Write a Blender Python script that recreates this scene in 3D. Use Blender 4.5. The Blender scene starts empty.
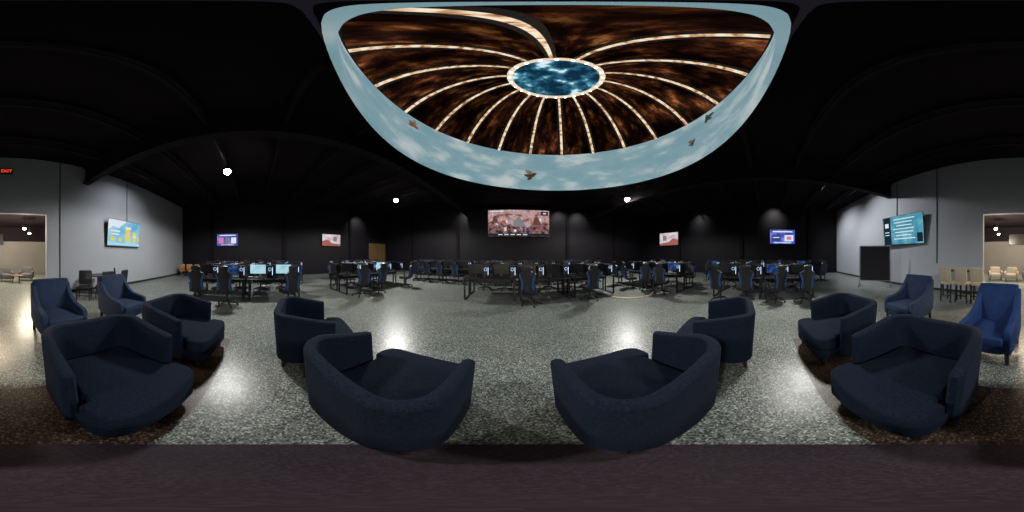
import bpy, bmesh, math, random
from mathutils import Vector, Matrix
random.seed(7)
S = bpy.context.scene
C = S.collection
PI = math.pi
def R(a): return math.radians(a)

# ------------------------------------------------------------------ materials
def nodes(name):
    m = bpy.data.materials.new(name); m.use_nodes = True
    nt = m.node_tree; nt.nodes.clear()
    out = nt.nodes.new('ShaderNodeOutputMaterial')
    return m, nt, out
def ramp(nt, stops, interp='LINEAR'):
    r = nt.nodes.new('ShaderNodeValToRGB'); cr = r.color_ramp; cr.interpolation = interp
    while len(cr.elements) < len(stops): cr.elements.new(0.5)
    for e, (p, c) in zip(cr.elements, stops):
        e.position = p; e.color = (*c, 1)
    return r
def noise(nt, scale, detail=3, coord='Object', stretch=None):
    tc = nt.nodes.new('ShaderNodeTexCoord'); n = nt.nodes.new('ShaderNodeTexNoise')
    n.inputs['Scale'].default_value = scale; n.inputs['Detail'].default_value = detail
    if stretch:
        mp = nt.nodes.new('ShaderNodeMapping'); mp.inputs['Scale'].default_value = stretch
        nt.links.new(tc.outputs[coord], mp.inputs['Vector']); nt.links.new(mp.outputs[0], n.inputs['Vector'])
    else:
        nt.links.new(tc.outputs[coord], n.inputs['Vector'])
    return n
def pmat(name, c1, c2=None, scale=6, rough=.6, metal=0, bump=0, bscale=None, spec=.5, stretch=None, glow=0):
    m, nt, out = nodes(name)
    b = nt.nodes.new('ShaderNodeBsdfPrincipled')
    if c2 is None: c2 = tuple(x*.8 for x in c1)
    n = noise(nt, scale, stretch=stretch)
    r = ramp(nt, [(.3, c1), (.7, c2)])
    nt.links.new(n.outputs['Fac'], r.inputs[0]); nt.links.new(r.outputs[0], b.inputs['Base Color'])
    b.inputs['Roughness'].default_value = rough; b.inputs['Metallic'].default_value = metal
    b.inputs['Specular IOR Level'].default_value = spec
    if glow:
        nt.links.new(r.outputs[0], b.inputs['Emission Color']); b.inputs['Emission Strength'].default_value = glow
    if bump:
        n2 = noise(nt, bscale or scale*8, 2)
        bp = nt.nodes.new('ShaderNodeBump'); bp.inputs['Strength'].default_value = bump; bp.inputs['Distance'].default_value = .004
        nt.links.new(n2.outputs['Fac'], bp.inputs['Height']); nt.links.new(bp.outputs[0], b.inputs['Normal'])
    nt.links.new(b.outputs[0], out.inputs[0])
    return m
def emat(name, col, strength, sample=True):
    m, nt, out = nodes(name)
    e = nt.nodes.new('ShaderNodeEmission'); n = noise(nt, 3)
    r = ramp(nt, [(0, tuple(x*.9 for x in col)), (1, col)])
    nt.links.new(n.outputs['Fac'], r.inputs[0]); nt.links.new(r.outputs[0], e.inputs[0])
    e.inputs[1].default_value = strength
    nt.links.new(e.outputs[0], out.inputs[0])
    if not sample:
        try: m.cycles.emission_sampling = 'NONE'
        except Exception: pass
    return m
def screen_mat(name, stops, scale, strength, stretch=None, detail=3):
    m, nt, out = nodes(name)
    e = nt.nodes.new('ShaderNodeEmission'); n = noise(nt, scale, detail, stretch=stretch)
    r = ramp(nt, stops)
    nt.links.new(n.outputs['Fac'], r.inputs[0]); nt.links.new(r.outputs[0], e.inputs[0])
    e.inputs[1].default_value = strength
    nt.links.new(e.outputs[0], out.inputs[0])
    return m
def radius_node(nt):
    tc = nt.nodes.new('ShaderNodeTexCoord'); sx = nt.nodes.new('ShaderNodeSeparateXYZ'); cx = nt.nodes.new('ShaderNodeCombineXYZ')
    nt.links.new(tc.outputs['Object'], sx.inputs[0]); nt.links.new(sx.outputs[0], cx.inputs[0]); nt.links.new(sx.outputs[1], cx.inputs[1])
    ln = nt.nodes.new('ShaderNodeVectorMath'); ln.operation = 'LENGTH'; nt.links.new(cx.outputs[0], ln.inputs[0])
    return ln.outputs['Value'], sx
def terrazzo(name, stops, vscale, rough, tint1, tint2):
    m, nt, out = nodes(name)
    b = nt.nodes.new('ShaderNodeBsdfPrincipled')
    tc = nt.nodes.new('ShaderNodeTexCoord'); v = nt.nodes.new('ShaderNodeTexVoronoi')
    v.inputs['Scale'].default_value = vscale
    nt.links.new(tc.outputs['Object'], v.inputs['Vector'])
    sp = nt.nodes.new('ShaderNodeSeparateColor'); nt.links.new(v.outputs['Color'], sp.inputs[0])
    r = ramp(nt, stops, 'CONSTANT'); nt.links.new(sp.outputs[0], r.inputs[0])
    n = noise(nt, .7, 4); r2 = ramp(nt, [(.3, tint1), (.7, tint2)]); nt.links.new(n.outputs['Fac'], r2.inputs[0])
    mx = nt.nodes.new('ShaderNodeMix'); mx.data_type = 'RGBA'; mx.blend_type = 'MULTIPLY'; mx.inputs[0].default_value = 1
    nt.links.new(r.outputs[0], mx.inputs[6]); nt.links.new(r2.outputs[0], mx.inputs[7])
    n3 = noise(nt, 2.2, 4)
    mr = nt.nodes.new('ShaderNodeMapRange'); mr.inputs[3].default_value = rough*.65; mr.inputs[4].default_value = rough*1.4
    nt.links.new(n3.outputs['Fac'], mr.inputs[0])
    nt.links.new(mx.outputs[2], b.inputs['Base Color']); nt.links.new(mr.outputs[0], b.inputs['Roughness'])
    nt.links.new(b.outputs[0], out.inputs[0])
    return m

M = {}
FS = [(0, (.045,.05,.047)), (.26, (.155,.168,.158)), (.56, (.27,.287,.27)), (.87, (.58,.60,.56))]
M['floor'] = terrazzo('grey_terrazzo', FS, 88, .33, (.78,.83,.81), (1,1,.98))
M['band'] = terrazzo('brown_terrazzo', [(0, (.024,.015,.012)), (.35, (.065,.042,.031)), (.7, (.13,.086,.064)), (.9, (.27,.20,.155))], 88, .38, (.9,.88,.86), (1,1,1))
M['plum'] = terrazzo('plum_nadir_blur', [(0, (.028,.017,.026)), (.4, (.036,.022,.033)), (.8, (.046,.030,.042))], 88, .8, (.9,.9,.9), (1,1,1))  # colour of the added nadir disc, not a real floor finish
M['black_wall'] = pmat('black_wall_paint', (.010,.008,.012), (.007,.006,.009), .5, .6, spec=.22)
M['ceil'] = pmat('black_ceiling', (.016,.010,.014), (.010,.007,.009), .4, .9, spec=.1)
M['beam'] = pmat('black_steel_beam', (.020,.014,.018), None, 1, .85, spec=.13)
M['dkbeam'] = pmat('black_column_paint', (.009,.007,.010), None, 1, .7, spec=.15)
M['grey_wall'] = pmat('grey_wall_paint', (.38,.395,.43), (.33,.345,.375), .35, .8)
M['lounge_wall'] = pmat('lounge_grey_paint', (.22,.21,.195), None, .4, .8)
M['navy'] = pmat('navy_fabric', (.010,.019,.042), (.003,.006,.016), 70, .95, bump=.7, bscale=110, spec=.2)
M['navy2'] = pmat('navy_fabric_cushion', (.009,.017,.039), (.003,.006,.015), 70, .95, bump=.7, bscale=110, spec=.2)
M['blue'] = pmat('lit_blue_fabric', (.014,.052,.19), (.010,.037,.14), 8, .85, bump=.3, bscale=160)  # same fabric as slate, strong light painted in as brighter blue
M['slate'] = pmat('slate_blue_fabric', (.016,.036,.088), (.012,.026,.063), 8, .9, bump=.3, bscale=160)
M['wood_dark'] = pmat('dark_wood', (.03,.018,.012), (.018,.011,.008), 5, .45, stretch=(1,1,.2))
M['wood'] = pmat('brown_wood', (.20,.115,.05), (.13,.07,.03), 3, .5, stretch=(4,4,.5))
M['tan'] = pmat('cream_upholstery', (.52,.45,.34), (.44,.37,.27), 5, .7)
M['orange'] = pmat('orange_plastic', (.40,.17,.05), None, 4, .5)
M['black_pl'] = pmat('black_plastic', (.012,.012,.014), None, 5, .45)
M['black_lth'] = pmat('black_leatherette', (.012,.012,.016), (.018,.018,.023), 10, .4)
M['trim_blue'] = pmat('blue_leatherette', (.020,.09,.32), (.016,.07,.25), 8, .5)
M['desk'] = pmat('black_desk_laminate', (.018,.017,.018), (.012,.012,.013), 4, .35)
M['steel'] = pmat('dark_steel', (.05,.05,.055), None, 5, .4, metal=.8)
M['chrome'] = pmat('grey_metal', (.3,.3,.32), None, 5, .35, metal=.9)
M['glass'] = pmat('dark_glass', (.01,.014,.02), None, 3, .15)
M['white'] = pmat('cream_fabric', (.33,.29,.24), None, 6, .8)
M['greyf'] = pmat('grey_fabric', (.10,.10,.11), None, 6, .85)
M['cable'] = pmat('pale_cable', (.85,.7,.4), None, 5, .5, glow=.12)  # faint self-glow added to brighten the cable
M['board'] = pmat('dark_grey_board', (.020,.020,.024), None, 2, .7, spec=.2)
M['fan'] = emat('white_blue_light', (.5,.7,1.0), 2.2, False)
M['lens'] = emat('flood_lens', (1,.97,.85), 80, False)
M['down'] = emat('warm_downlight', (1,.85,.62), 30, False)
def led():
    m, nt, out = nodes('warm_led_strip')
    e = nt.nodes.new('ShaderNodeEmission'); n = noise(nt, 7, 5)
    r = ramp(nt, [(.36, (.35,.15,.06)), (.46, (.8,.5,.28)), (.56, (1,.84,.63))])
    nt.links.new(n.outputs['Fac'], r.inputs[0]); nt.links.new(r.outputs[0], e.inputs[0]); e.inputs[1].default_value = .95
    nt.links.new(e.outputs[0], out.inputs[0]); return m
M['led'] = led()
M['bulb'] = emat('warm_bulb', (1,.90,.76), 6, False)
M['ringglow'] = emat('glowing_ring', (1,.80,.58), .9)
M['exit'] = emat('red_exit_letters', (1,.08,.03), 1.4, False)
def px(name, c, s=.9): M[name] = emat('screen_'+name, c, s, False)
px('text', (.8,.95,1)); px('yellow_px', (.9,.72,.08)); px('white_px', (.85,.92,1)); px('dark_px', (.02,.035,.05), .6)
px('brown_px', (.16,.065,.05)); px('red_px', (.4,.14,.11)); px('pink_px', (.85,.62,.62)); px('navy_px', (.04,.06,.25)); px('green_px', (.25,.5,.2)); px('grey_px', (.24,.23,.27)); px('mag_px', (.7,.25,.5)); px('sky_px', (.45,.75,.92))
M['s_cyan'] = screen_mat('screen_sky_blue', [(.3,(.12,.45,.75)),(.5,(.3,.66,.88)),(.7,(.6,.86,.96))], 1.4, .78)
M['s_teal'] = screen_mat('screen_teal', [(.3,(.04,.24,.36)),(.55,(.12,.42,.56)),(.75,(.35,.65,.76))], 1.8, .8)
M['s_main'] = screen_mat('screen_game_sky', [(.35,(.16,.07,.07)),(.45,(.42,.22,.2)),(.53,(.6,.42,.42)),(.58,(.3,.2,.23)),(.66,(.88,.76,.76))], 1.6, .9, stretch=(1,1,1.5), detail=9)
M['s_game'] = screen_mat('screen_game_ground', [(.36,(.02,.02,.025)),(.46,(.14,.06,.05)),(.54,(.34,.16,.14)),(.6,(.10,.11,.18)),(.68,(.7,.55,.53))], 3.2, .85, detail=8)
M['s_violet'] = screen_mat('screen_violet', [(.33,(.03,.03,.25)),(.5,(.10,.12,.5)),(.68,(.3,.3,.8))], 2, .8, detail=4)
M['s_pink'] = screen_mat('screen_pale_pink', [(.33,(.6,.42,.5)),(.48,(.8,.66,.7)),(.68,(.95,.9,.95))], 2, .75)
M['s_blue'] = screen_mat('screen_blue', [(.33,(.03,.04,.35)),(.5,(.10,.14,.62)),(.68,(.3,.35,.85))], 1.5, .8)
M['s_mon'] = screen_mat('monitor_lit', [(.3,(.3,.65,.8)),(.7,(.65,.92,1))], 4, .8)
M['s_monb'] = screen_mat('monitor_blue_glow', [(.3,(.01,.03,.12)),(.55,(.04,.10,.34)),(.75,(.3,.45,.8))], 7, .4)
M['s_dark'] = pmat('monitor_off', (.008,.009,.012), None, 3, .3)
M['bird'] = pmat('painted_orange', (.5,.2,.09), (.22,.08,.05), 6, .8, glow=.35)  # bird paints glow faintly, standing in for light falling on them
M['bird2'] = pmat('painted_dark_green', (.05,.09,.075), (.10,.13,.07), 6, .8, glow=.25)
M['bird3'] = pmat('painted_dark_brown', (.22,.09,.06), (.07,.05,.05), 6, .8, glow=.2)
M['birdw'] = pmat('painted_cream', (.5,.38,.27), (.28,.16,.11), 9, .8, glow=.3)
M['bronze'] = pmat('bronze_rib', (.05,.024,.014), None, 5, .5)
def sky_mural():
    m, nt, out = nodes('sky_mural')
    b = nt.nodes.new('ShaderNodeBsdfPrincipled'); n = noise(nt, .8, 4, stretch=(1,1,2.2))
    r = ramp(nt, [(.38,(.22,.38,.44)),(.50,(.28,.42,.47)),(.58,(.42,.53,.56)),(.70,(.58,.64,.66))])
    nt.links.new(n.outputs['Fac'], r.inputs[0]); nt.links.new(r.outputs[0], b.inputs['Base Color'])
    nt.links.new(r.outputs[0], b.inputs['Emission Color']); b.inputs['Emission Strength'].default_value = .62  # emission stands in for the cove light on the mural
    b.inputs['Roughness'].default_value = .8
    nt.links.new(b.outputs[0], out.inputs[0]); return m
M['mural'] = sky_mural()
def dome_print():
    m, nt, out = nodes('dome_copper_print')
    rad, sx = radius_node(nt)
    an = nt.nodes.new('ShaderNodeMath'); an.operation = 'ARCTAN2'; nt.links.new(sx.outputs[0], an.inputs[0]); nt.links.new(sx.outputs[1], an.inputs[1])
    a2 = nt.nodes.new('ShaderNodeMath'); a2.operation = 'MULTIPLY'; a2.inputs[1].default_value = 8.0; nt.links.new(an.outputs[0], a2.inputs[0])
    r2 = nt.nodes.new('ShaderNodeMath'); r2.operation = 'MULTIPLY'; r2.inputs[1].default_value = 1.4; nt.links.new(rad, r2.inputs[0])
    cb = nt.nodes.new('ShaderNodeCombineXYZ'); nt.links.new(a2.outputs[0], cb.inputs[0]); nt.links.new(r2.outputs[0], cb.inputs[1])
    n = nt.nodes.new('ShaderNodeTexNoise'); n.inputs['Scale'].default_value = 1.2; n.inputs['Detail'].default_value = 10; n.inputs['Roughness'].default_value = .62
    nt.links.new(cb.outputs[0], n.inputs['Vector'])
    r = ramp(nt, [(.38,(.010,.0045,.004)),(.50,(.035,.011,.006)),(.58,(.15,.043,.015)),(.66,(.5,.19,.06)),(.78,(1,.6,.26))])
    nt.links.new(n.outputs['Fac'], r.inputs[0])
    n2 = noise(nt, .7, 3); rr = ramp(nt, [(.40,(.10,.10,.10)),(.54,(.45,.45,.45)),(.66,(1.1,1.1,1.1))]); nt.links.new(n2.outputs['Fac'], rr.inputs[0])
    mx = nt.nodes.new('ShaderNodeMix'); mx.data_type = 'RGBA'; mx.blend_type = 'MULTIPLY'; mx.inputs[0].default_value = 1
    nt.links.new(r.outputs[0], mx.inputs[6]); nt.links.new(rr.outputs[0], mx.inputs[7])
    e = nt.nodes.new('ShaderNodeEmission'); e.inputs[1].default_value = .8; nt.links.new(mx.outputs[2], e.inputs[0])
    nt.links.new(e.outputs[0], out.inputs[0]); return m
M['domep'] = dome_print()
M['oculus'] = screen_mat('oculus_blue_print', [(.42,(.005,.03,.06)),(.52,(.025,.12,.20)),(.58,(.09,.32,.42)),(.63,(.75,.95,1))], 2.8, .9, detail=10)

# ------------------------------------------------------------------ mesh helpers
def finish(name, bm, mat, parent=None, loc=None, smooth=True):
    me = bpy.data.meshes.new(name)
    bmesh.ops.recalc_face_normals(bm, faces=bm.faces)
    bm.to_mesh(me); bm.free()
    if smooth:
        for p in me.polygons: p.use_smooth = True
        try: me.set_sharp_from_angle(angle=R(38))
        except Exception: pass
    me.materials.append(mat)
    o = bpy.data.objects.new(name, me); C.objects.link(o)
    if parent: o.parent = parent
    if loc: o.location = loc
    return o
def box(bm, c, s, Mx=None):
    cx, cy, cz = c; sx, sy, sz = s[0]/2, s[1]/2, s[2]/2
    vs = []
    for dz in (-sz, sz):
        for dx, dy in ((-sx,-sy),(sx,-sy),(sx,sy),(-sx,sy)):
            p = Vector((cx+dx, cy+dy, cz+dz))
            vs.append(bm.verts.new(Mx @ p if Mx else p))
    for f in ((3,2,1,0),(4,5,6,7),(0,1,5,4),(1,2,6,5),(2,3,7,6),(3,0,4,7)):
        bm.faces.new([vs[i] for i in f])
def boxes(*a):
    bm = bmesh.new()
    for c, s in a: box(bm, c, s)
    return bm
def rrect(w, d, r, n=5, cx=0, cy=0):
    pts = []
    for (sx, sy, a0) in ((1,1,0),(-1,1,90),(-1,-1,180),(1,-1,270)):
        for k in range(n+1):
            a = R(a0 + 90*k/n)
            pts.append((cx+sx*(w/2-r)+r*math.cos(a), cy+sy*(d/2-r)+r*math.sin(a)))
    return pts
def chaikin(p, it=3):
    for _ in range(it):
        q = []
        for i in range(len(p)):
            a, b = p[i], p[(i+1) % len(p)]
            q.append((a[0]*.75+b[0]*.25, a[1]*.75+b[1]*.25)); q.append((a[0]*.25+b[0]*.75, a[1]*.25+b[1]*.75))
        p = q
    return p
def slab(bm, out, z0, z1, r, seg=3, Mx=None, crown=0):
    n = len(out)
    A = sum(out[i][0]*out[(i+1)%n][1]-out[(i+1)%n][0]*out[i][1] for i in range(n))
    if A < 0: out = out[::-1]
    nr = []
    for i in range(n):
        a, b = out[i-1], out[(i+1) % n]
        t = Vector((b[0]-a[0], b[1]-a[1])); t.normalize(); nr.append((t.y, -t.x))
    lv = [(r*(1-math.sin(k/seg*PI/2)), z0+r*(1-math.cos(k/seg*PI/2))) for k in range(seg+1)]
    lv += [(r*(1-math.cos(k/seg*PI/2)), z1-r*(1-math.sin(k/seg*PI/2))) for k in range(seg+1)]
    rings = []
    def V(x, y, z):
        p = Vector((x, y, z)); return bm.verts.new(Mx @ p if Mx else p)
    for ins, z in lv:
        rings.append([V(p[0]-q[0]*ins, p[1]-q[1]*ins, z) for p, q in zip(out, nr)])
    if crown:
        cx = sum(p[0] for p in out)/n; cy = sum(p[1] for p in out)/n
        for s, cz in ((.75, .6), (.4, .95)):
            rings.append([V(cx+(p[0]-cx)*s, cy+(p[1]-cy)*s, z1+crown*cz) for p in out])
    for a, b in zip(rings, rings[1:]):
        for i in range(n):
            j = (i+1) % n
            bm.faces.new((a[i], a[j], b[j], b[i]))
    bm.faces.new(rings[0][::-1]); bm.faces.new(rings[-1])
    return bm
def tube(bm, pts, rad, n=8, closed=False):
    pts = [Vector(p) for p in pts]; N = len(pts)
    if not isinstance(rad, (list, tuple)): rad = [rad]*N
    rings = []
    for i, p in enumerate(pts):
        if closed: t = pts[(i+1) % N]-pts[i-1]
        else: t = pts[min(i+1, N-1)]-pts[max(i-1, 0)]
        t.normalize()
        up = Vector((0,0,1)) if abs(t.z) < .9 else Vector((0,1,0))
        a = t.cross(up).normalized(); b = a.cross(t)
        rings.append([bm.verts.new(p+(a*math.cos(2*PI*k/n)+b*math.sin(2*PI*k/n))*rad[i]) for k in range(n)])
    pr = list(zip(rings, rings[1:]))
    if closed: pr.append((rings[-1], rings[0]))
    for x, y in pr:
        for k in range(n):
            j = (k+1) % n; bm.faces.new((x[k], x[j], y[j], y[k]))
    if not closed:
        bm.faces.new(rings[0][::-1]); bm.faces.new(rings[-1])
    return bm
def lathe(bm, prof, n=24, Mx=None, caps=True):
    rings = []
    for r, z in prof:
        ring = []
        for k in range(n):
            p = Vector((r*math.cos(2*PI*k/n), r*math.sin(2*PI*k/n), z))
            ring.append(bm.verts.new(Mx @ p if Mx else p))
        rings.append(ring)
    for a, b in zip(rings, rings[1:]):
        for k in range(n):
            j = (k+1) % n; bm.faces.new((a[k], a[j], b[j], b[k]))
    if caps: bm.faces.new(rings[0][::-1]); bm.faces.new(rings[-1])
    return bm
def tag(o, label=None, cat=None, group=None, kind=None):
    if label: o['label'] = label
    if cat: o['category'] = cat
    if group: o['group'] = group
    if kind: o['kind'] = kind
    return o
def thing(name, label=None, cat=None, loc=(0,0,0), rz=0, group=None):
    o = bpy.data.objects.new(name, None); o.empty_display_size = .1; C.objects.link(o)
    o.location = loc; o.rotation_euler = (0, 0, rz)
    return tag(o, label, cat, group)
def copy_tree(o, parent=None):
    c = o.copy(); C.objects.link(c)
    if parent: c.parent = parent
    for ch in list(o.children): copy_tree(ch, c)
    return c
class Proto:
    def __init__(s, root): s.root = root; s.used = False
    def place(s, loc, rz, label, group):
        o = s.root if not s.used else copy_tree(s.root)
        s.used = True
        o.location = loc; o.rotation_euler = (0, 0, rz); o['label'] = label
        if group: o['group'] = group
        return o
def struct(name, bm, mat, smooth=False):
    return tag(finish(name, bm, mat, smooth=smooth), kind='structure')

# ------------------------------------------------------------------ room shell
XL, XR, YF, YB, ZC = -12.6, 13.6, 13.0, -6.1, 5.7
struct('floor', boxes(((.5, -1.5, -.05), (27, 30, .1))), M['floor'])
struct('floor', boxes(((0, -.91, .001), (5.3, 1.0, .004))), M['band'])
bm = bmesh.new(); lathe(bm, [(.66,-.001),(.66,.004)], 64); struct('floor', bm, M['plum'])   # made-up plum disc imitating the blurred nadir, no real inlay
struct('wall_left', boxes(((XL-.1, (YF+YB)/2, 2.85), (.2, YF-YB+.4, 5.9))), M['black_wall'])
struct('wall_right', boxes(((XR+.1, (YF+YB)/2, 2.85), (.2, YF-YB+.4, 5.9))), M['black_wall'])
struct('wall_front', boxes((((XL+XR)/2, YF+.1, 2.85), (XR-XL, .2, 5.9))), M['black_wall'])
OX0, OX1, OZ = -1.8, 1.57, 3.15
struct('wall_back', boxes((((XL+OX0)/2, YB-.1, 2.85), (OX0-XL, .2, 5.9)), (((XR+OX1)/2, YB-.1, 2.85), (XR-OX1, .2, 5.9)),
       (((OX0+OX1)/2, YB-.1, (OZ+5.8)/2), (OX1-OX0, .2, 5.8-OZ))), M['grey_wall'])
struct('baseboard_back', boxes((((XL+OX0)/2, YB+.01, .05), (OX0-XL-.02, .02, .1)), (((XR+OX1)/2, YB+.01, .05), (XR-OX1-.02, .02, .1))), M['black_pl'])
# lounge behind
struct('wall_lounge_back', boxes(((0, -14.1, 2), (13, .2, 4.2))), M['lounge_wall'])
struct('wall_lounge_left', boxes(((-6.4, -10.15, 2), (.2, 7.7, 4.2))), M['lounge_wall'])
struct('wall_lounge_right', boxes(((6.4, -10.15, 2), (.2, 7.7, 4.2))), M['lounge_wall'])
struct('ceiling', boxes(((0, -10.2, 4.05), (13, 7.8, .1))), M['ceil'])
# ceiling with round hole
DX, DY, DR = .95, 3.42, 3.46
bm = bmesh.new()
angs = [2*PI*k/96 for k in range(96)]
for cx, cy in ((XL,YB),(XL,YF),(XR,YB),(XR,YF)): angs.append(math.atan2(cy-DY, cx-DX) % (2*PI))
angs = sorted(angs); inn = []; outr = []
for a in angs:
    c, s = math.cos(a), math.sin(a)
    t = min([((XR-DX)/c if c > 1e-9 else (XL-DX)/c if c < -1e-9 else 1e9), ((YF-DY)/s if s > 1e-9 else (YB-DY)/s if s < -1e-9 else 1e9)])
    inn.append(bm.verts.new((DX+(DR+.1)*c, DY+(DR+.1)*s, ZC))); outr.append(bm.verts.new((DX+t*c, DY+t*s, ZC)))
for i in range(len(angs)):
    j = (i+1) % len(angs); bm.faces.new((inn[i], outr[i], outr[j], inn[j]))
struct('ceiling', bm, M['ceil'])
# beams, joists
def ibeam(x):
    return boxes(((x, (YF+YB)/2, 4.82), (.30, YF-YB-.02, .05)), ((x, (YF+YB)/2, 5.24), (.06, YF-YB-.02, .8)), ((x, (YF+YB)/2, 5.66), (.30, YF-YB-.02, .05)))
struct('trim_1', ibeam(-3.55), M['beam']); struct('trim_2', ibeam(6.5), M['beam'])
k = 3
for y in [-4.6+1.75*i for i in range(10)]:
    d = abs(y-DY); bm = bmesh.new()
    spans = [(XL, XR)] if d > DR+.2 else [(XL, DX-math.sqrt((DR+.2)**2-d*d)), (DX+math.sqrt((DR+.2)**2-d*d), XR)]
    for a, b in spans:
        box(bm, ((a+b)/2, y, 5.62), (b-a, .08, .05)); box(bm, ((a+b)/2, y, 5.28), (b-a, .08, .05))
        n = max(1, int((b-a)/.6))
        for q in range(n):
            x0 = a+(b-a)*q/n; x1 = a+(b-a)*(q+1)/n; z = (5.28, 5.62) if q % 2 else (5.62, 5.28)
            tube(bm, [(x0, y, z[0]), (x1, y, z[1])], .014, 4)
    struct('trim_%d' % k, bm, M['beam']); k += 1
for x in (-9.2, -4.5, 4.6, 9.4):
    struct('trim_%d' % k, boxes(((x, YF-.06, 2.85), (.25, .12, 5.68))), M['dkbeam']); k += 1
for y in (-3.5, 2.2, 8.2):
    struct('trim_%d' % k, boxes(((XL+.06, y, 2.85), (.12, .25, 5.68))), M['dkbeam']); k += 1
    struct('trim_%d' % k, boxes(((XR-.06, y, 2.85), (.12, .25, 5.68))), M['dkbeam']); k += 1
for x, z0 in ((-2.35, .3), (-6.0, 3.3), (6.0, 3.5), (3.6, 1.2)):
    bm = bmesh.new(); tube(bm, [(x, YB+.025, z0), (x, YB+.025, 5.65)], .018, 8)
    struct('trim_%d' % k, bm, M['steel'], True); k += 1
# dark upper band of the lounge walls
for c, s in (((0, -13.99, 3.4), (12.6, .02, 1.3)), ((-6.29, -10.1, 3.4), (.02, 7.6, 1.3)), ((6.29, -10.1, 3.4), (.02, 7.6, 1.3))):
    struct('trim_%d' % k, boxes((c, s)), M['dkbeam']); k += 1
bm = boxes(((XL+.03, 11.6, 1.4), (.06, 2.3, 2.8)))
d1 = struct('door_1', bm, M['wood'])
finish('door_gap', boxes(((XL+.064, 11.6, 1.38), (.008, .02, 2.74))), M['wood_dark'], d1)
for s in (-1, 1): finish('door_handle', boxes(((XL+.09, 11.6+s*.12, 1.05), (.05, .03, .25))), M['chrome'], d1)

# ------------------------------------------------------------------ ceiling dome
dome = thing('ceiling_dome', 'round ceiling dome with sky blue ring, glowing ribs and blue centre', 'dome', (DX, DY, 4.5))
bm = bmesh.new(); lathe(bm, [(DR,2.0),(DR,.02),(DR+.02,0),(DR+.06,0)], 128, caps=False); finish('sky_ring', bm, M['mural'], dome)
bm = bmesh.new(); lathe(bm, [(DR+.06,0),(DR+.08,2.1)], 96, caps=False); finish('ring_back', bm, M['dkbeam'], dome)
OC = 1.0
def dprof(t): return (DR-.02-(DR-OC)*t, 2.0+1.75*(1-(1-t)**1.5))
bm = bmesh.new(); lathe(bm, [dprof(i/16) for i in range(17)], 128, caps=False); finish('dome_panel', bm, M['domep'], dome)
bm = bmesh.new(); lathe(bm, [(OC,3.75),(OC,3.78)], 64); finish('oculus', bm, M['oculus'], dome)
bm = bmesh.new(); tube(bm, [(OC*math.cos(2*PI*i/64), OC*math.sin(2*PI*i/64), 3.72) for i in range(64)], .06, 8, True)
orr = finish('oculus_ring', bm, M['ringglow'], dome)
a0 = math.atan2(DY, DX) + R(-4)
for i in range(16):
    a = a0+2*PI*i/16; rot = Matrix.Rotation(a, 4, 'Z')
    bm = bmesh.new(); bl = bmesh.new()
    def strip(b_, w, off0, off1):
        prev = None
        for q in range(13):
            r, z = dprof(q/12)
            ring = [b_.verts.new(rot @ Vector((r, s*w/2*(1-.45*q/12), z-o))) for s, o in ((-1,off0),(1,off0),(1,off1),(-1,off1))]
            if prev:
                for e in range(4):
                    f = (e+1) % 4; b_.faces.new((prev[e], prev[f], ring[f], ring[e]))
            prev = ring
    strip(bm, .28, 0, .03); strip(bl, .10, .032, .042)
    rb = finish('rib', bm, M['bronze'], dome); finish('led_strip', bl, M['led'], rb)
for i in range(24):
    a = 2*PI*i/24; bm = bmesh.new(); bmesh.ops.create_uvsphere(bm, u_segments=8, v_segments=6, radius=.036, matrix=Matrix.Translation((OC*math.cos(a), OC*math.sin(a), 3.65)))
    finish('bulb', bm, M['bulb'], orr)
def ring_bird(angle, z, size, mat, wmat, flip=1, tilt=15):
    # flat painted flyer on the inside of the ring; angle measured round the dome centre
    ct, s_t = math.cos(R(tilt)), math.sin(R(tilt))
    def outline(pts, depth):
        bm = bmesh.new(); vs = []
        for u, v in pts:
            u, v = u*ct-v*s_t, u*s_t+v*ct
            a = angle-flip*u*size/DR
            vs.append(bm.verts.new(((DR-depth)*math.cos(a), (DR-depth)*math.sin(a), z+v*size)))
        bm.faces.new(vs); return bm
    body = [(-.48,.02),(-.36,-.1),(-.1,-.2),(.16,-.19),(.34,-.08),(.44,.06),(.54,.1),(.42,.2),(.28,.24),(.12,.17),(-.1,.14),(-.3,.12),(-.46,.2)]
    wing = [(.16,.1),(.14,.34),(.02,.5),(-.22,.58),(-.34,.5),(-.26,.4),(-.34,.3),(-.22,.24),(-.16,.08)]
    wing2 = [(.12,-.12),(.06,-.32),(-.12,-.44),(-.32,-.44),(-.3,-.28),(-.16,-.1)]
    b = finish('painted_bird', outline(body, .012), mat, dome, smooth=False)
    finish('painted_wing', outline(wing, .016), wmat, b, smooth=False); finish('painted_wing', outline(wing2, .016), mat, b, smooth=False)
# (angle round the dome, height above the ring's foot, size, colours, facing, tilt)
def ring_at(azd, eld):
    d = Vector((math.sin(R(azd)), math.cos(R(azd)))); c = Vector((DX, DY))
    b = d.dot(c); t = b+math.sqrt(b*b-c.length_squared+DR*DR); p = d*t-c
    return math.atan2(p.y, p.x), 1.5+t*math.tan(R(eld))-4.5
for azd, eld, sz, m_, w_, fl, tl in ((-34.8,46,.48,'bird','birdw',1,-30),(6.5,28.3,.55,'bird3','birdw',1,10),(69,48.5,.46,'bird2','bird2',-1,55),(63.5,39.8,.34,'bird2','bird',1,30)):
    a, z = ring_at(azd, eld); ring_bird(a, z, sz, M[m_], M[w_], fl, tl)

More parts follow.
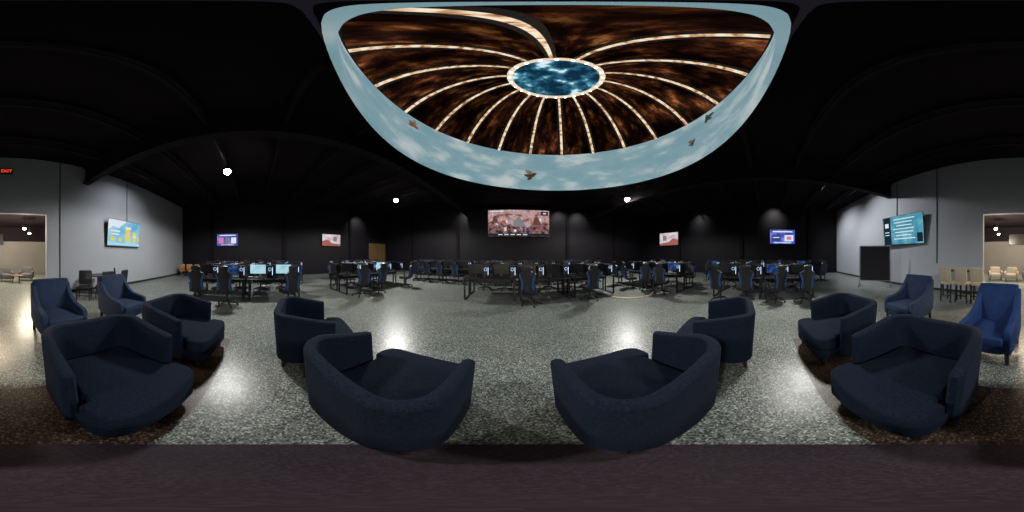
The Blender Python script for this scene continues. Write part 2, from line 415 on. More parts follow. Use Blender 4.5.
# ------------------------------------------------------------------ tub armchairs
def tub_chair():
    root = thing('tub_armchair', 'x', 'armchair')
    R0, ax, by, yf, zb = .17, .42, -.41, .18, .15
    n1 = 9
    st = [(ax, yf+(by+R0-yf)*i/n1, 1, 0) for i in range(n1)]
    for i in range(8):
        a = -PI/2*i/7; st.append((ax-R0+R0*math.cos(a), by+R0+R0*math.sin(a), math.cos(a), math.sin(a)))
    half = st[:]
    mid = [((ax-R0)*(1-2*i/7), by, 0, -1) for i in range(1, 7)]
    st = half + mid + [(-x, y, -nx, ny) for x, y, nx, ny in half[::-1]]
    full = []
    for k in range(3, 0, -1):
        p = k/3*PI/2; full.append((ax, yf+.03*math.sin(p), 1, 0, max(.45, math.cos(p))))
    full += [(x, y, nx, ny, 1) for x, y, nx, ny in st]
    for k in range(1, 4):
        p = k/3*PI/2; full.append((-ax, yf+.03*math.sin(p), -1, 0, max(.45, math.cos(p))))
    bm = bmesh.new(); rings = []
    for x, y, nx, ny, sc in full:
        u = min(1, max(0, (y+.26)/.44)); h = .82-.09*u-.015*(1-sc)
        hw = .046*sc; rr = .028
        prof = [(-hw, zb), (-hw, .3), (-hw, .5), (-hw, h-rr)]
        for q in range(1, 6):
            a = PI-PI*q/6
            cx_, sn = math.cos(a), math.sin(a)
            prof.append((hw*(abs(cx_)**.7)*(1 if cx_ > 0 else -1), h-rr+rr*sn**.7))
        prof += [(hw, h-rr), (hw, .5), (hw, .3), (hw, zb)]
        ring = []
        for w, z in prof:
            w += .04*((z-zb)/.66)**1.2
            ring.append(bm.verts.new((x+nx*w, y+ny*w, z)))
        rings.append(ring)
    for a, b in zip(rings, rings[1:]):
        for k in range(len(a)):
            j = (k+1) % len(a); bm.faces.new((a[k], a[j], b[j], b[k]))
    bm.faces.new(rings[0]); bm.faces.new(rings[-1][::-1])
    finish('shell_back', bm, M['navy'], root)
    bm = bmesh.new(); slab(bm, rrect(.84, .89, .12, 6, 0, .035), .145, .265, .015); finish('seat_base', bm, M['navy'], root)
    out = [(.33,-.35),(.352,-.33),(.355,.22),(.362,.24),(.405,.245),(.425,.26),(.425,.36),(.40,.45),(.32,.49),(.15,.505),(-.15,.505),(-.32,.49),(-.40,.45),(-.425,.36),(-.425,.26),(-.405,.245),(-.362,.24),(-.355,.22),(-.352,-.33),(-.33,-.35)]
    bm = bmesh.new(); slab(bm, chaikin(out, 2), .278, .45, .032, 4, crown=.012); finish('seat_cushion', bm, M['navy2'], root)
    for sx in (-1, 1):
        for y in (-.36, .38):
            bm = bmesh.new(); tube(bm, [(sx*.35, y, .16), (sx*.36, y*1.02, .003)], [.032, .022], 8); finish('leg', bm, M['wood_dark'], root)
    return root
P = Proto(tub_chair())
tubs = [(-2.08,.76,-16,'leftmost navy tub armchair in the front row of four'),
        (-.72,.80,2,'second navy tub armchair from left in the front row, back to viewer'),
        (.73,.80,-2,'third navy tub armchair from left in the front row, back to viewer'),
        (2.12,.68,10,'rightmost navy tub armchair in the front row of four'),
        (-2.12,-.98,-6,'navy tub armchair at the left end of the second row'),
        (-.81,-.95,-3,'large near navy tub armchair in the second row, left of centre'),
        (.81,-.95,3,'large near navy tub armchair in the second row, right of centre'),
        (2.2,-.98,8,'navy tub armchair at the right end of the second row')]
for x, y, rz, lab in tubs: P.place((x, y, .003), R(rz), lab, 'navy tub armchairs in two rows')

# ------------------------------------------------------------------ tall accent chairs
MYZ = Matrix(((0,0,1,0),(1,0,0,0),(0,1,0,0),(0,0,0,1)))     # outline (u,v)->(y,z), thickness->x
MXZ = Matrix(((1,0,0,0),(0,0,1,0),(0,1,0,0),(0,0,0,1)))     # outline (u,v)->(x,z), thickness->y
def accent_chair(fab, fw=1.0):
    root = thing('accent_armchair', 'x', 'armchair')
    T = Matrix.Translation((0,-.27,.30)) @ Matrix.Rotation(R(7), 4, 'X')
    out = [(-.33,0),(.33,0),(.345,.3),(.36,.60),(.365,.73),(.34,.755),(.2,.76),(-.2,.76),(-.34,.755),(-.365,.73),(-.36,.60),(-.345,.3)]
    bm = bmesh.new(); slab(bm, chaikin([(x*fw, z) for x, z in out], 2), -.07, .06, .03, 4, Mx=T @ MXZ); finish('backrest', bm, fab, root)
    for s in (-1, 1):
        o2 = [(-.36,.19),(.36,.19),(.375,.25),(.375,.54),(.34,.58),(.05,.615),(-.13,.70),(-.26,.86),(-.34,.99),(-.42,.97),(-.39,.5)]
        bm = bmesh.new(); slab(bm, chaikin(o2, 2), s*.35*fw-.05, s*.35*fw+.05, .022, 3, Mx=MYZ); finish('arm', bm, fab, root)
    bm = bmesh.new(); slab(bm, rrect(.61*fw, .66, .05, 4, 0, .04), .19, .34, .02); finish('seat_base', bm, fab, root)
    bm = bmesh.new(); slab(bm, rrect(.60*fw, .62, .04, 4, 0, .10), .335, .47, .03, 4, crown=.01); finish('seat_cushion', bm, fab, root)
    for sx in (-1, 1):
        for y, dy in ((-.32, -.02), (.32, .01)):
            bm = bmesh.new(); tube(bm, [(sx*.335*fw, y, .2), (sx*.34*fw, y+dy, .0)], [.034, .024], 8); finish('leg', bm, M['wood_dark'], root)
    return root
P2 = Proto(accent_chair(M['slate']))
P2.place((-1.0,-2.72,0), R(2), 'slate blue high-back armchair behind the near left tub armchair, left one', 'slate blue high-back armchairs')
P2.place((-2.48,-2.66,0), R(0), 'slate blue high-back armchair behind left end of second row', 'slate blue high-back armchairs')
P2.place((2.32,-2.72,0), R(0), 'slate blue high-back armchair before the black board, behind right tub armchairs', 'slate blue high-back armchairs')
o = accent_chair(M['blue'], .88); o.location = (.45,-2.25,0); o.rotation_euler.z = R(-8)
tag(o, 'blue high-back armchair painted as strongly lit, with dark legs in front of the lounge opening', 'armchair')

# ------------------------------------------------------------------ gaming furniture
def gaming_chair():
    root = thing('gaming_chair', 'x', 'gaming chair')
    bm = bmesh.new(); slab(bm, rrect(.38, .48, .08, 3, 0, .02), .40, .49, .03, 2, crown=.01); finish('seat', bm, M['black_lth'], root)
    for s in (-1, 1):
        bm = bmesh.new(); slab(bm, rrect(.08, .48, .035, 3, s*.21, .02), .40, .53, .03, 2); finish('seat_bolster', bm, M['black_lth'], root)
    T = Matrix.Translation((0,-.23,.45)) @ Matrix.Rotation(R(9), 4, 'X')
    out = [(-.16,0),(.16,0),(.225,.12),(.18,.30),(.265,.48),(.24,.57),(.165,.60),(.12,.64),(.145,.72),(.115,.79),(-.115,.79),(-.145,.72),(-.12,.64),(-.165,.60),(-.24,.57),(-.265,.48),(-.18,.30),(-.225,.12)]
    bm = bmesh.new(); slab(bm, chaikin(out, 1), -.042, .042, .025, 2, Mx=T @ MXZ); finish('backrest', bm, M['black_lth'], root)
    for s in (-1, 1):
        o2 = [(s*.155,.04),(s*.212,.12),(s*.168,.30),(s*.25,.48),(s*.225,.55),(s*.19,.52),(s*.12,.3)]
        bm = bmesh.new(); slab(bm, chaikin(o2, 1), -.05, .052, .006, 1, Mx=T @ MXZ); finish('blue_panel', bm, M['trim_blue'], root)
        bm = bmesh.new(); tube(bm, [(s*.24,-.05,.43),(s*.29,-.05,.45),(s*.29,-.05,.65)], .016, 6)
        ar = finish('armrest_post', bm, M['black_pl'], root)
        bm = bmesh.new(); slab(bm, rrect(.07, .25, .03, 3, s*.29, -.01), .645, .672, .01, 1); finish('armrest_pad', bm, M['black_pl'], ar)
    bm = bmesh.new(); slab(bm, rrect(.22, .13, .05, 3, 0, .70), .03, .09, .025, 2, Mx=T @ MXZ); finish('head_pillow', bm, M['black_lth'], root)
    bm = bmesh.new(); tube(bm, [(0,0,.10),(0,0,.28),(0,0,.41)], [.035,.028,.05], 8); finish('gas_lift', bm, M['steel'], root)
    bm = bmesh.new()
    for i in range(5):
        a = 2*PI*i/5+.3; tube(bm, [(0,0,.13),(.31*math.cos(a),.31*math.sin(a),.075)], [.032,.02], 6)
    finish('star_base', bm, M['black_pl'], root)
    for i in range(5):
        a = 2*PI*i/5+.3; bm = bmesh.new(); d = Vector((math.sin(a), -math.cos(a), 0))*.022; p = Vector((.31*math.cos(a), .31*math.sin(a), .03))
        tube(bm, [p-d, p+d], .03, 8); finish('caster', bm, M['black_pl'], root)
    return root
def desk():
    root = thing('gaming_desk', 'x', 'desk')
    bm = bmesh.new(); slab(bm, rrect(1.78, .74, .02, 2), .72, .75, .006, 1); finish('tabletop', bm, M['desk'], root)
    for s in (-1, 1):
        finish('leg_frame', boxes(((s*.82, .30, .36), (.05, .05, .70)), ((s*.82, -.30, .36), (.05, .05, .70)), ((s*.82, 0, .02), (.05, .64, .03)), ((s*.82, 0, .70), (.05, .64, .03))), M['black_pl'], root)
    finish('cross_bar', boxes(((0, .30, .68), (1.6, .03, .04))), M['black_pl'], root)
    finish('cable_tray', boxes(((0, .22, .62), (1.4, .1, .12))), M['black_pl'], root)
    return root
def monitor(sm):
    root = thing('computer_monitor', 'x', 'monitor')
    bm = bmesh.new(); slab(bm, rrect(.24, .18, .05, 3), 0, .015, .004, 1); finish('stand_base', bm, M['black_pl'], root)
    finish('stand_neck', boxes(((0, .03, .14), (.05, .03, .26))), M['black_pl'], root)
    bm = bmesh.new(); slab(bm, rrect(.56, .34, .012, 2, 0, .29), -.018, .022, .008, 1, Mx=MXZ); finish('housing', bm, M['black_pl'], root)
    finish('screen', boxes(((0, -.0195, .292), (.54, .004, .31))), sm, root)
    return root
def tower():
    root = thing('computer_tower', 'x', 'computer')
    bm = bmesh.new(); slab(bm, rrect(.20, .42, .012, 2), .012, .42, .008, 1); finish('case', bm, M['black_pl'], root)
    finish('glass_side', boxes(((-.102, 0, .22), (.006, .36, .34))), M['glass'], root)
    for s in (-1, 1): finish('foot_rail', boxes(((s*.07, 0, .006), (.03, .36, .012))), M['black_pl'], root)
    finish('light_strip', boxes(((.07, -.212, .24), (.014, .006, .26))), M['fan'], root)
    bm = bmesh.new(); tube(bm, [(-.02+.05*math.cos(2*PI*i/14), -.213, .3+.05*math.sin(2*PI*i/14)) for i in range(14)], .004, 5, True)
    finish('fan_light', bm, M['fan'], root)
    return root
def keyboard():
    root = thing('keyboard', 'x', 'keyboard')
    bm = bmesh.new(); slab(bm, rrect(.44, .15, .012, 2), 0, .02, .004, 1); finish('body', bm, M['black_pl'], root)
    bm = bmesh.new()
    for i in range(14):
        for j in range(5): box(bm, (-.20+.031*i, -.054+.027*j, .024), (.026, .022, .010))
    finish('keys', bm, M['steel'], root)
    return root
PC, PD, PT, PK = Proto(gaming_chair()), Proto(desk()), Proto(tower()), Proto(keyboard())
PM = {'lit': Proto(monitor(M['s_mon'])), 'blue': Proto(monitor(M['s_monb'])), 'off': Proto(monitor(M['s_dark']))}
ORD = ['leftmost'] + ['%s from left' % w for w in ('second third fourth fifth sixth seventh eighth ninth tenth eleventh twelfth thirteenth fourteenth fifteenth sixteenth seventeenth eighteenth nineteenth twentieth').split()]
def az(x, y): return math.degrees(math.atan2(x, y))
def row(phrase, desks, rz, lit=(), chairs='all', keys=True, chair_off=-.70, jit=28):
    """desks: list of (x,y) centres of one row; users sit on local -Y"""
    ca, sa = math.cos(rz), math.sin(rz)
    L = lambda d, u, v: (d[0]+ca*u-sa*v, d[1]+sa*u+ca*v)
    desks = sorted(desks, key=lambda d: az(*d))
    seats = []
    for i, d in enumerate(desks):
        PD.place((d[0], d[1], 0), rz, 'black gaming desk, %s, %s' % (ORD[i], phrase), 'black gaming desks')
        for u in (-.45, .45): seats.append((d, u))
    seats.sort(key=lambda s: az(*L(s[0], s[1], 0)))
    n = 0
    for i, (d, u) in enumerate(seats):
        kind = 'lit' if i in lit else ('blue' if (i*5+len(phrase)) % 6 == 0 and 'cent' not in phrase else 'off')
        look = {'lit': 'computer monitor with bright pale blue screen', 'blue': 'computer monitor with dim blue screen', 'off': 'black computer monitor, screen off'}[kind]
        x, y = L(d, u-.08, .12)
        PM[kind].place((x, y, .75), rz+R(random.uniform(-4, 4)), '%s, %s, %s' % (look, ORD[i], phrase), 'monitors on the gaming desks')
        x, y = L(d, u+.33, .08)
        PT.place((x, y, .75), rz, 'black computer tower with blue lights, %s, %s' % (ORD[i], phrase), 'computer towers on the gaming desks')
        if keys:
            x, y = L(d, u-.08, -.2)
            PK.place((x, y, .75), rz+R(random.uniform(-5, 5)), 'black keyboard, %s, %s' % (ORD[i], phrase), 'keyboards on the gaming desks')
        if chairs == 'all' or i in chairs:
            x, y = L(d, u-.05+random.uniform(-.05, .05), chair_off+random.uniform(-.12, .04))
            PC.place((x, y, 0), rz+R(random.uniform(-jit, jit)), 'black and blue gaming chair, %s, %s' % (ORD[n], phrase), 'gaming chairs at the desks')
            n += 1
lx, rx = -5.95, 6.25
row('aisle side of nearer left desks', [(lx+.39, -1.25), (lx+.39, .6)], R(90), lit=(2,3), chairs=(0,1,3), jit=50)
row('wall side of nearer left desks', [(lx-.39, -1.25), (lx-.39, .6)], R(-90))
row('aisle side of farther left desks', [(lx+.39, 4.1), (lx+.39, 5.95)], R(90), lit=(2,), chairs=(0,1,3), jit=30)
row('wall side of farther left desks', [(lx-.39, 4.1), (lx-.39, 5.95)], R(-90))
row('near side of centre desks', [(-.75, 5.55), (1.1, 5.55), (2.95, 5.55)], 0, chairs=(2, 4), chair_off=-.62)
row('far side of centre desks', [(-.75, 6.33), (1.1, 6.33), (2.95, 6.33)], PI, keys=False)
row('far row behind the centre desks', [(-5.0+1.85*i, 9.0) for i in range(6)], 0, keys=False)
row('farthest row before front wall', [(-6.2+1.85*i, 11.6) for i in range(7)], 0, keys=False)
row('aisle side of nearer right desks', [(rx-.39, -.75), (rx-.39, 1.1)], R(-90), jit=50)
row('wall side of nearer right desks', [(rx+.39, -.75), (rx+.39, 1.1)], R(90))
row('aisle side of farther right desks', [(rx-.39, 4.3), (rx-.39, 6.15)], R(-90), jit=50)
row('wall side of farther right desks', [(rx+.39, 4.3), (rx+.39, 6.15)], R(90))
row('second row from left wall', [(-9.3, -1.9), (-9.3, -.05), (-9.3, 1.8), (-9.3, 5.5), (-9.3, 7.35)], R(90), keys=False)
row('row along the left wall', [(-11.7, -2.2), (-11.7, -.35), (-11.7, 1.5), (-11.7, 7.35), (-11.7, 9.2)], R(90), keys=False)
row('second row from right wall', [(9.8, -2.6), (9.8, -.75), (9.8, 1.1), (9.8, 2.95), (9.8, 7.0)], R(-90), keys=False)
row('row along the right wall', [(12.6, -3.4), (12.6, -1.55), (12.6, .3), (12.6, 2.15), (12.6, 9.05)], R(-90), keys=False)

# ------------------------------------------------------------------ televisions
def tv(label, c, w, h, rz, sm, tilt=0, extras=None):
    root = thing('wall_television', label, 'television', c, rz)
    T = Matrix.Rotation(R(-tilt), 4, 'X')
    bm = bmesh.new(); slab(bm, rrect(w+.05, h+.05, .015, 2), -.04, .0, .008, 1, Mx=T @ MXZ); finish('housing', bm, M['black_pl'], root)
    bm = bmesh.new(); box(bm, (0, .004, 0), (w, .006, h), T); finish('screen', bm, sm, root)
    bm = bmesh.new(); box(bm, (0, -.10, 0), (w*.2, .12, h*.25), T); finish('wall_mount', bm, M['steel'], root)
    for i, ex in enumerate(extras or []):
        dep = .009+.0015*i; bm = bmesh.new()
        if len(ex) == 3:
            nm, pts, m_ = ex
            f = bm.faces.new([bm.verts.new(T @ Vector((-x*w, dep, z*h))) for x, z in pts])
        else:
            nm, x, z, ww, hh, m_ = ex
            box(bm, (-x*w, dep, z*h), (ww*w, .001, hh*h), T)
        finish(nm, bm, M[m_], root, smooth=False)
    return root
# extras: (name, x, z, width, height, colour) as fractions of the screen, x to the viewer's right; or (name, outline, colour)
PS_, TL = 'picture_shape', 'text_line'
tv('large television with bright sky blue picture on the left grey wall', (-5.7,-5.9,2.63), 2.2, 1.25, 0, M['s_cyan'], 5,
   [(PS_, [(-.5,.1),(-.36,.24),(-.2,.18),(-.1,.34),(.05,.5),(-.5,.5)], 'white_px'), (PS_, [(-.5,-.5),(.5,-.5),(.5,-.38),(.2,-.32),(-.1,-.38),(-.5,-.34)], 'sky_px'),
    (PS_, [(.0,.22),(.17,.22),(.145,-.32),(.02,-.32)], 'yellow_px'), (PS_, [(-.01,.28),(.18,.28),(.172,.18),(.0,.18)], 'white_px'), (PS_, .085, -.02, .09, .14, 'pink_px'), (PS_, [(.05,.28),(.08,.28),(.14,.42),(.11,.42)], 'green_px'),
    (PS_, [(.24,.1),(.37,.1),(.35,-.32),(.26,-.32)], 'yellow_px'), (PS_, .305, -.1, .07, .1, 'white_px'), (PS_, .43, -.2, .07, .22, 'yellow_px'), (PS_, -.38, -.24, .1, .16, 'yellow_px'),
    (TL, -.3, .06, .26, .06, 'white_px'), (TL, -.3, -.06, .22, .05, 'white_px'), (PS_, -.16, -.26, .09, .12, 'yellow_px')])
tv('large television with teal text screen on the right grey wall', (5.45,-5.83,2.8), 2.5, 1.42, R(4), M['s_teal'], 6,
   [(PS_, -.38, 0, .2, 1, 'dark_px'), (PS_, .42, -.3, .12, .3, 'dark_px')] + [(TL, .06-.02*(i % 2), .38-.115*i, .52-.07*(i % 3), .03, 'text') for i in range(7)] + [(PS_, -.38, .2, .1, .16, 'white_px'), (TL, -.38, -.05, .12, .03, 'text'), (TL, -.38, -.15, .12, .03, 'text')])
tv('wide central screen showing a brown and pink game scene on front wall', (.54, YF-.2, 4.15), 4.85, 2.15, PI, M['s_main'], 0,
   [(PS_, [(-.5,-.5),(-.5,.02),(-.44,.06),(-.38,-.04),(-.3,.02),(-.24,-.1),(-.14,-.05),(-.08,-.14),(.04,-.12),(.14,-.18),(.26,-.04),(.34,-.06),(.42,.06),(.5,.0),(.5,-.5)], 's_game'),
    (PS_, [(-.1,-.14),(-.07,.08),(-.03,.18),(.02,.24),(.04,.1),(.08,.0),(.12,-.16)], 'grey_px'),
    (PS_, [(.22,-.08),(.25,.2),(.3,.26),(.33,.14),(.37,-.08)], 'brown_px'), (PS_, [(-.44,.0),(-.42,.24),(-.37,.3),(-.33,.0)], 'brown_px'), (PS_, [(-.3,-.02),(-.27,.1),(-.22,.12),(-.2,-.08)], 'red_px'),
    (PS_, -.22, -.24, .04, .14, 'pink_px'), (PS_, .14, -.26, .04, .14, 'navy_px'), (PS_, .3, -.26, .05, .1, 'red_px'), (PS_, -.06, -.3, .04, .08, 'white_px'), (PS_, .42, .38, .12, .16, 'dark_px'), (PS_, .42, .38, .05, .06, 'pink_px'),
    (TL, -.36, .44, .22, .03, 'white_px'), ('caption_strip', 0, -.445, 1, .09, 'dark_px')] + [('caption_text', -.3+.1*i, -.445, .07, .03, 'white_px') for i in range(5)])
tv('television with violet picture on the left wall, the leftmost on dark walls', (XL+.2,-2.2,2.75), 1.62, .92, R(-90), M['s_violet'], 0,
   [(PS_, -.3, -.05, .24, .5, 'mag_px'), (PS_, 0, -.05, .24, .5, 'grey_px'), (PS_, .3, -.05, .24, .5, 'white_px'), (TL, 0, .38, .8, .08, 'white_px'), (TL, 0, -.4, .6, .05, 'pink_px')])
tv('television with pale pink picture on the left wall', (XL+.2,6.2,2.85), 1.7, .98, R(-90), M['s_pink'], 0,
   [(PS_, [(-.5,-.5),(-.5,-.1),(-.2,.05),(.0,-.25),(.5,-.35),(.5,-.5)], 'red_px'), (PS_, .2, .1, .2, .4, 'grey_px'), (TL, -.2, .36, .4, .08, 'white_px')])
tv('television with pale pink picture on the right dark wall', (XR-.3,9.3,3.2), 2.2, 1.25, R(90), M['s_pink'], 0,
   [(PS_, [(.5,-.5),(.5,-.1),(.25,.05),(.0,-.25),(-.5,-.35),(-.5,-.5)], 'red_px'), (PS_, -.22, .08, .2, .4, 'grey_px'), (TL, .2, .36, .4, .08, 'white_px')])
tv('television with blue picture on the right dark wall', (XR-.2,-1.2,3.1), 2.05, 1.17, R(90), M['s_blue'], 0,
   [(PS_, -.26, -.1, .36, .44, 'navy_px'), (PS_, .26, -.1, .36, .44, 'white_px'), (TL, 0, .36, .8, .09, 'white_px'), (TL, -.26, -.06, .26, .06, 'text'), (PS_, .26, -.1, .2, .24, 'mag_px'), (TL, 0, -.42, .7, .05, 'text')])

# ------------------------------------------------------------------ flood lights
def flood(label, loc):
    root = thing('flood_light', label, 'ceiling light', loc, 0, 'flood lights under the ceiling')
    bm = bmesh.new(); lathe(bm, [(.05,.26),(.09,.22),(.125,.10),(.13,.05)], 20); finish('housing', bm, M['black_pl'], root)
    bm = bmesh.new(); lathe(bm, [(.03,-.12)]+[(.13*math.cos(R(a)), .05-.175*math.sin(R(a))) for a in (75,60,45,30,15,0)], 20); finish('lens', bm, M['lens'], root)
    bm = bmesh.new(); tube(bm, [(0,0,.24),(0,0,ZC-loc[2])], .015, 6); finish('hanging_rod', bm, M['steel'], root)
for lab, loc in (('bright flood light hanging above the nearer left desks', (-5.9,-1.05,4.9)),
                 ('bright flood light hanging above the farther left desks', (-6.3,7.3,4.92)),
                 ('bright flood light hanging above the farther right desks', (6.1,7.15,4.9))):
    flood(lab, loc)
def lamp(kind, loc, e, col, size=.1, aim=None, spot=None, blend=.6):
    l = bpy.data.lights.new('lamp', kind); l.energy = e; l.color = col
    if kind == 'AREA': l.shape = 'DISK'; l.size = size
    else: l.shadow_soft_size = size
    if spot: l.spot_size = R(spot); l.spot_blend = blend
    o = bpy.data.objects.new('lamp', l); C.objects.link(o); o.location = loc
    if aim: o.rotation_euler = (Vector(aim)-Vector(loc)).to_track_quat('-Z', 'Y').to_euler()
    return o
W = (1, .985, .94)
for x, y, e in ((-5.9,-1.05,900), (-6.3,7.3,1150), (6.1,7.15,1150)):
    lamp('SPOT', (x, y, 4.70), e, W, .3, (x, y, 0), 168, .25)
lamp('SPOT', (6.0,-1.2,5.1), 1200, W, .4, (3.4,-.2,0), 78, 1)
lamp('SPOT', (8.4,-2.4,5.2), 850, (.96,.98,1), .1, (6.6,-6.1,2.2), 100, 1)  # this and next two: unseen fill spots added to brighten the grey wall
lamp('SPOT', (11.2,-2.6,5.2), 850, (.96,.98,1), .1, (11.0,-6.1,2.0), 100, 1)
lamp('SPOT', (-5.5,-3.2,5.2), 300, (.94,.97,1), .1, (-5.6,-6.1,2.6), 100, 1)
for loc, aim in (((5.6,11.7,5.4),(5.6,13,4.2)), ((-3.8,11.7,5.4),(-3.8,13,4.2)), ((3.9,11.7,5.4),(3.9,13,4.1)), ((12.3,-.5,5.5),(13.6,-.5,4.6)), ((-11.3,9,5.4),(-12.6,9,4.1)), ((12.3,6,5.4),(13.6,6,4.3))):
    lamp('SPOT', loc, 160, (1,.97,.92), .1, aim, 85, 1)

# ------------------------------------------------------------------ exit sign
ex = thing('exit_sign', 'red lit exit sign high above the lounge opening', 'sign', (-.24, YB+.06, 4.95), PI)
bm = bmesh.new(); slab(bm, rrect(.46, .26, .02, 2), -.03, .03, .008, 1, Mx=MXZ); finish('housing', bm, M['black_pl'], ex)
finish('bracket', boxes(((0, .045, .0), (.1, .03, .1))), M['steel'], ex)
cu = bpy.data.curves.new('exit', 'FONT'); cu.body = 'EXIT'; cu.size = .2; cu.align_x = 'CENTER'; cu.align_y = 'CENTER'; cu.extrude = .004
to = bpy.data.objects.new('tmp', cu); C.objects.link(to); bpy.context.view_layer.update()
me = bpy.data.meshes.new_from_object(to.evaluated_get(bpy.context.evaluated_depsgraph_get())); bpy.data.objects.remove(to)
me.materials.clear(); me.materials.append(M['exit'])
lt = bpy.data.objects.new('lettering', me); C.objects.link(lt); lt.parent = ex; lt.location = (0, -.035, 0); lt.rotation_euler = (PI/2, 0, 0)

# ------------------------------------------------------------------ dark mobile board
bd = thing('mobile_board', 'dark grey mobile board in a metal frame on legs below the teal television', 'board', (6.3,-4.85,0), R(45))
bm = bmesh.new(); slab(bm, rrect(1.46, 1.66, .02, 2, 0, 1.14), -.015, .015, .006, 1, Mx=MXZ); finish('panel', bm, M['board'], bd)
finish('top_rail', boxes(((0, 0, 1.99), (1.56, .03, .03))), M['chrome'], bd)
finish('bottom_rail', boxes(((0, 0, .29), (1.56, .03, .03))), M['chrome'], bd)
for s in (-1, 1):
    bm = bmesh.new(); tube(bm, [(s*.765,0,.06),(s*.765,0,2.0)], .018, 8); po = finish('post', bm, M['chrome'], bd)
    finish('foot', boxes(((s*.765, 0, .06), (.05, .55, .04))), M['chrome'], po)
    for t in (-1, 1):
        bm = bmesh.new(); tube(bm, [(s*.765-.012, t*.25, .021), (s*.765+.012, t*.25, .021)], .021, 10); finish('caster', bm, M['black_pl'], po)

# ------------------------------------------------------------------ simple side chairs
def side_chair(fab, frame, sh, bh, w, name, lr=.02):
    root = thing(name, 'x', 'chair')
    bm = bmesh.new(); slab(bm, rrect(w, w, .05, 3), sh-.08, sh, .02, 2, crown=.01); finish('seat', bm, fab, root)
    T = Matrix.Translation((0,-w/2+.03,sh+.02)) @ Matrix.Rotation(R(7), 4, 'X')
    bm = bmesh.new(); slab(bm, rrect(w*.98, bh, .05, 3, 0, bh/2), -.032, .032, .018, 2, Mx=T @ MXZ); finish('backrest', bm, fab, root)
    for s in (-1, 1):
        bm = bmesh.new(); tube(bm, [(s*w*.42, w*.42, sh-.05), (s*w*.45, w*.46, 0)], [lr,lr*.8], 6); finish('leg', bm, frame, root)
        bm = bmesh.new(); tube(bm, [(s*w*.42, -w*.40, sh-.03), (s*w*.45, -w*.48, 0)], [lr,lr*.8], 6); finish('leg', bm, frame, root)
    h = sh*.35
    for y in (.44, -.45):
        bm = bmesh.new(); tube(bm, [(-w*.44, w*y, h), (w*.44, w*y, h)], lr*.6, 6); finish('stretcher', bm, frame, root)
    return root
PS = Proto(side_chair(M['tan'], M['black_pl'], .66, .46, .42, 'counter_chair', .036))
for x, y, rz, lab in ((2.38,-4.80,172,'cream counter-height chair with dark legs, leftmost of three by the lounge opening'),
                      (1.91,-4.9,177,'cream counter-height chair with dark legs, middle of three by lounge opening'),
                      (1.44,-4.97,183,'cream counter-height chair with dark legs, rightmost of three by lounge opening')):
    PS.place((x, y, 0), R(rz), lab, 'cream chairs by the opening')
t = thing('bar_table', 'dark narrow bar-height table behind the three cream counter chairs', 'table', (2.2,-5.58,0), R(6))
bm = bmesh.new(); slab(bm, rrect(1.5, .5, .03, 3), .94, .98, .008, 1); finish('tabletop', bm, M['wood_dark'], t)
for sx in (-1, 1):
    for sy in (-1, 1): finish('leg', boxes(((sx*.69, sy*.2, .47), (.05, .05, .94))), M['black_pl'], t)
PB = Proto(side_chair(M['black_lth'], M['black_pl'], .47, .50, .48, 'side_chair', .026))
for x, y, rz, lab in ((-2.75,-4.85,-40,'dark side chair at small table by left grey wall, leftmost'),
                      (-3.35,-4.50,175,'dark side chair at small table by left grey wall, second from left'),
                      (-4.05,-4.55,200,'dark side chair at small table by left grey wall, third from left'),
                      (-4.75,-5.2,50,'dark side chair at small table by left grey wall, rightmost')):
    PB.place((x, y, 0), R(rz), lab, 'dark chairs by the left grey wall')
t = thing('pedestal_table', 'small dark pedestal table between side chairs by left grey wall', 'table', (-3.7,-5.4,0))
bm = bmesh.new(); slab(bm, rrect(.9, .8, .05, 3), .72, .75, .008, 1); finish('tabletop', bm, M['desk'], t)
bm = bmesh.new(); tube(bm, [(0,0,.02),(0,0,.72)], .035, 10); finish('post', bm, M['steel'], t)
bm = bmesh.new(); lathe(bm, [(.26,0),(.26,.012),(.06,.03)], 24); finish('base', bm, M['steel'], t)
PO = Proto(side_chair(M['orange'], M['steel'], .45, .42, .46, 'stacking_chair'))
for i, (x, y) in enumerate(((-11.0,-5.35),(-11.0,-4.7),(-11.0,-4.05))):
    PO.place((x, y, 0), R(-60+8*i), 'orange side chair near the far left corner, %s of three' % ('leftmost','middle','rightmost')[i], 'orange chairs in the left corner')

# ------------------------------------------------------------------ lounge through the opening
def lounge_chair(fab):
    root = thing('lounge_chair', 'x', 'armchair')
    bm = bmesh.new(); slab(bm, rrect(.62, .66, .06, 3, 0, .04), .18, .44, .05, 3, crown=.02); finish('seat', bm, fab, root)
    T = Matrix.Translation((0,-.30,.36)) @ Matrix.Rotation(R(12), 4, 'X')
    bm = bmesh.new(); slab(bm, rrect(.66, .48, .1, 4, 0, .22), -.07, .07, .05, 3, Mx=T @ MXZ); finish('backrest', bm, fab, root)
    for s in (-1, 1):
        bm = bmesh.new(); slab(bm, rrect(.68, .40, .08, 3, 0, .38), s*.37-.06, s*.37+.06, .04, 2, Mx=MYZ); finish('arm', bm, fab, root)
        for y in (-.25, .3):
            bm = bmesh.new(); tube(bm, [(s*.33, y, .2), (s*.35, y*1.1, 0)], [.022,.015], 6); finish('leg', bm, M['wood_dark'], root)
    return root
PG = Proto(lounge_chair(M['greyf'])); PW = Proto(lounge_chair(M['white']))
PG.place((-.35,-9.6,0), R(10), 'grey lounge chair seen through the opening, right of the coffee table', None)
PG.place((-1.6,-9.8,0), R(-20), 'grey lounge chair seen through the opening, left of the coffee table', None)
PW.place((.75,-9.7,0), R(0), 'cream lounge chair through the opening, nearer the middle', None)
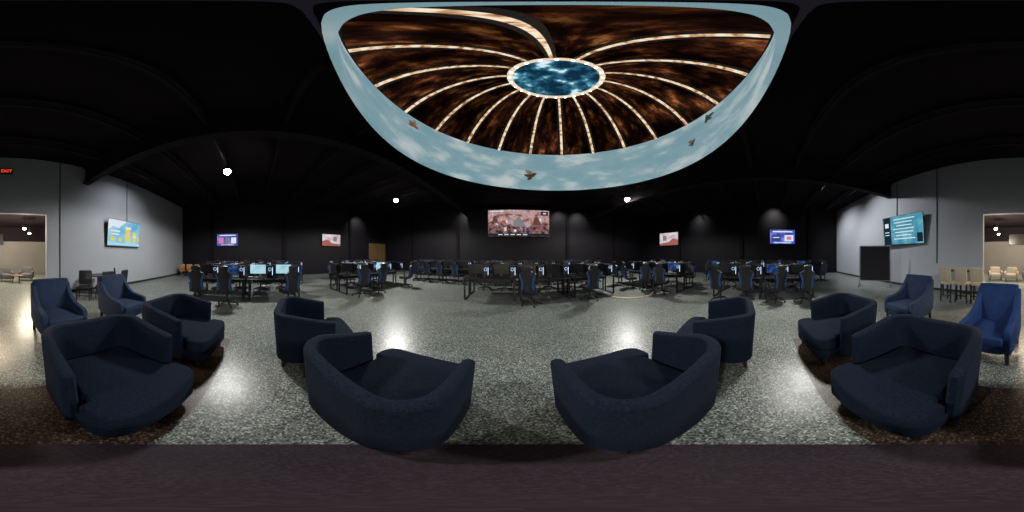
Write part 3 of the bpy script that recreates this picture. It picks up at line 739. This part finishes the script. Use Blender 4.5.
PW.place((1.75,-9.9,0), R(15), 'cream lounge chair through the opening, beside its right edge', None)
t = thing('coffee_table', 'low round coffee table between grey lounge chairs beyond the opening', 'table', (-.95,-9.0,0))
bm = bmesh.new(); lathe(bm, [(.33,.40),(.35,.41),(.35,.43),(.33,.44)], 28); finish('tabletop', bm, M['wood'], t)
for i in range(3):
    a = 2*PI*i/3; bm = bmesh.new(); tube(bm, [(.2*math.cos(a), .2*math.sin(a), .41), (.28*math.cos(a), .28*math.sin(a), 0)], .015, 6); finish('leg', bm, M['steel'], t)
tv('small dark television on the lounge back wall seen through the opening', (.5,-13.8,2.9), 1.5, .85, 0, M['s_dark'])
for i, (x, y) in enumerate(((-1.3,-8.6),(-1.9,-10.4),(1.5,-8.6),(1.7,-10.8))):
    root = thing('track_light', 'warm round ceiling light in the lounge, %s' % ('nearer left','farther left','nearer right','farther right')[i], 'ceiling light', (x, y, 3.0), 0, 'warm lounge lights')
    bm = bmesh.new(); lathe(bm, [(.04,.2),(.09,.15),(.1,.0)], 16); finish('shade', bm, M['black_pl'], root)
    bm = bmesh.new(); lathe(bm, [(.03,-.09)]+[(.09*math.cos(R(a)), -.0-.10*math.sin(R(a))) for a in (60,40,20,0)], 16); finish('diffuser', bm, M['down'], root)
    bm = bmesh.new(); tube(bm, [(0,0,.19),(0,0,1.0)], .008, 6); finish('cord', bm, M['black_pl'], root)
    lamp('POINT', (x, y, 2.82), 290, (1,.85,.66), .06)
lamp('SPOT', (0,-6.5,3.1), 300, (1,.80,.56), .25, (0,-3.4,0), 110, 1)

# pale cable curved on the floor
bm = bmesh.new(); pts = []
for i in range(25):
    a = R(195+115*i/24); pts.append((4.3+1.0*math.cos(a), 5.0+1.0*math.sin(a), .022))
tube(bm, pts, .022, 8)
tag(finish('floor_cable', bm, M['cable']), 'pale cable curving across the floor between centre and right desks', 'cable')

# ------------------------------------------------------------------ world, camera, look
w = bpy.data.worlds.new('World'); S.world = w; w.use_nodes = True
w.node_tree.nodes['Background'].inputs[0].default_value = (.01,.008,.012,1)
cam = bpy.data.cameras.new('Camera'); co = bpy.data.objects.new('Camera', cam); C.objects.link(co)
cam.type = 'PANO'
for tgt in (cam, getattr(cam, 'cycles', None)):
    try: tgt.panorama_type = 'EQUIRECTANGULAR'
    except Exception as e: print('pano', e)
co.location = (0, 0, 1.5); co.rotation_euler = (PI/2, 0, 0)
cam.clip_start = .02
S.camera = co
try:
    S.view_settings.view_transform = 'Standard'
except Exception as e: print(e)
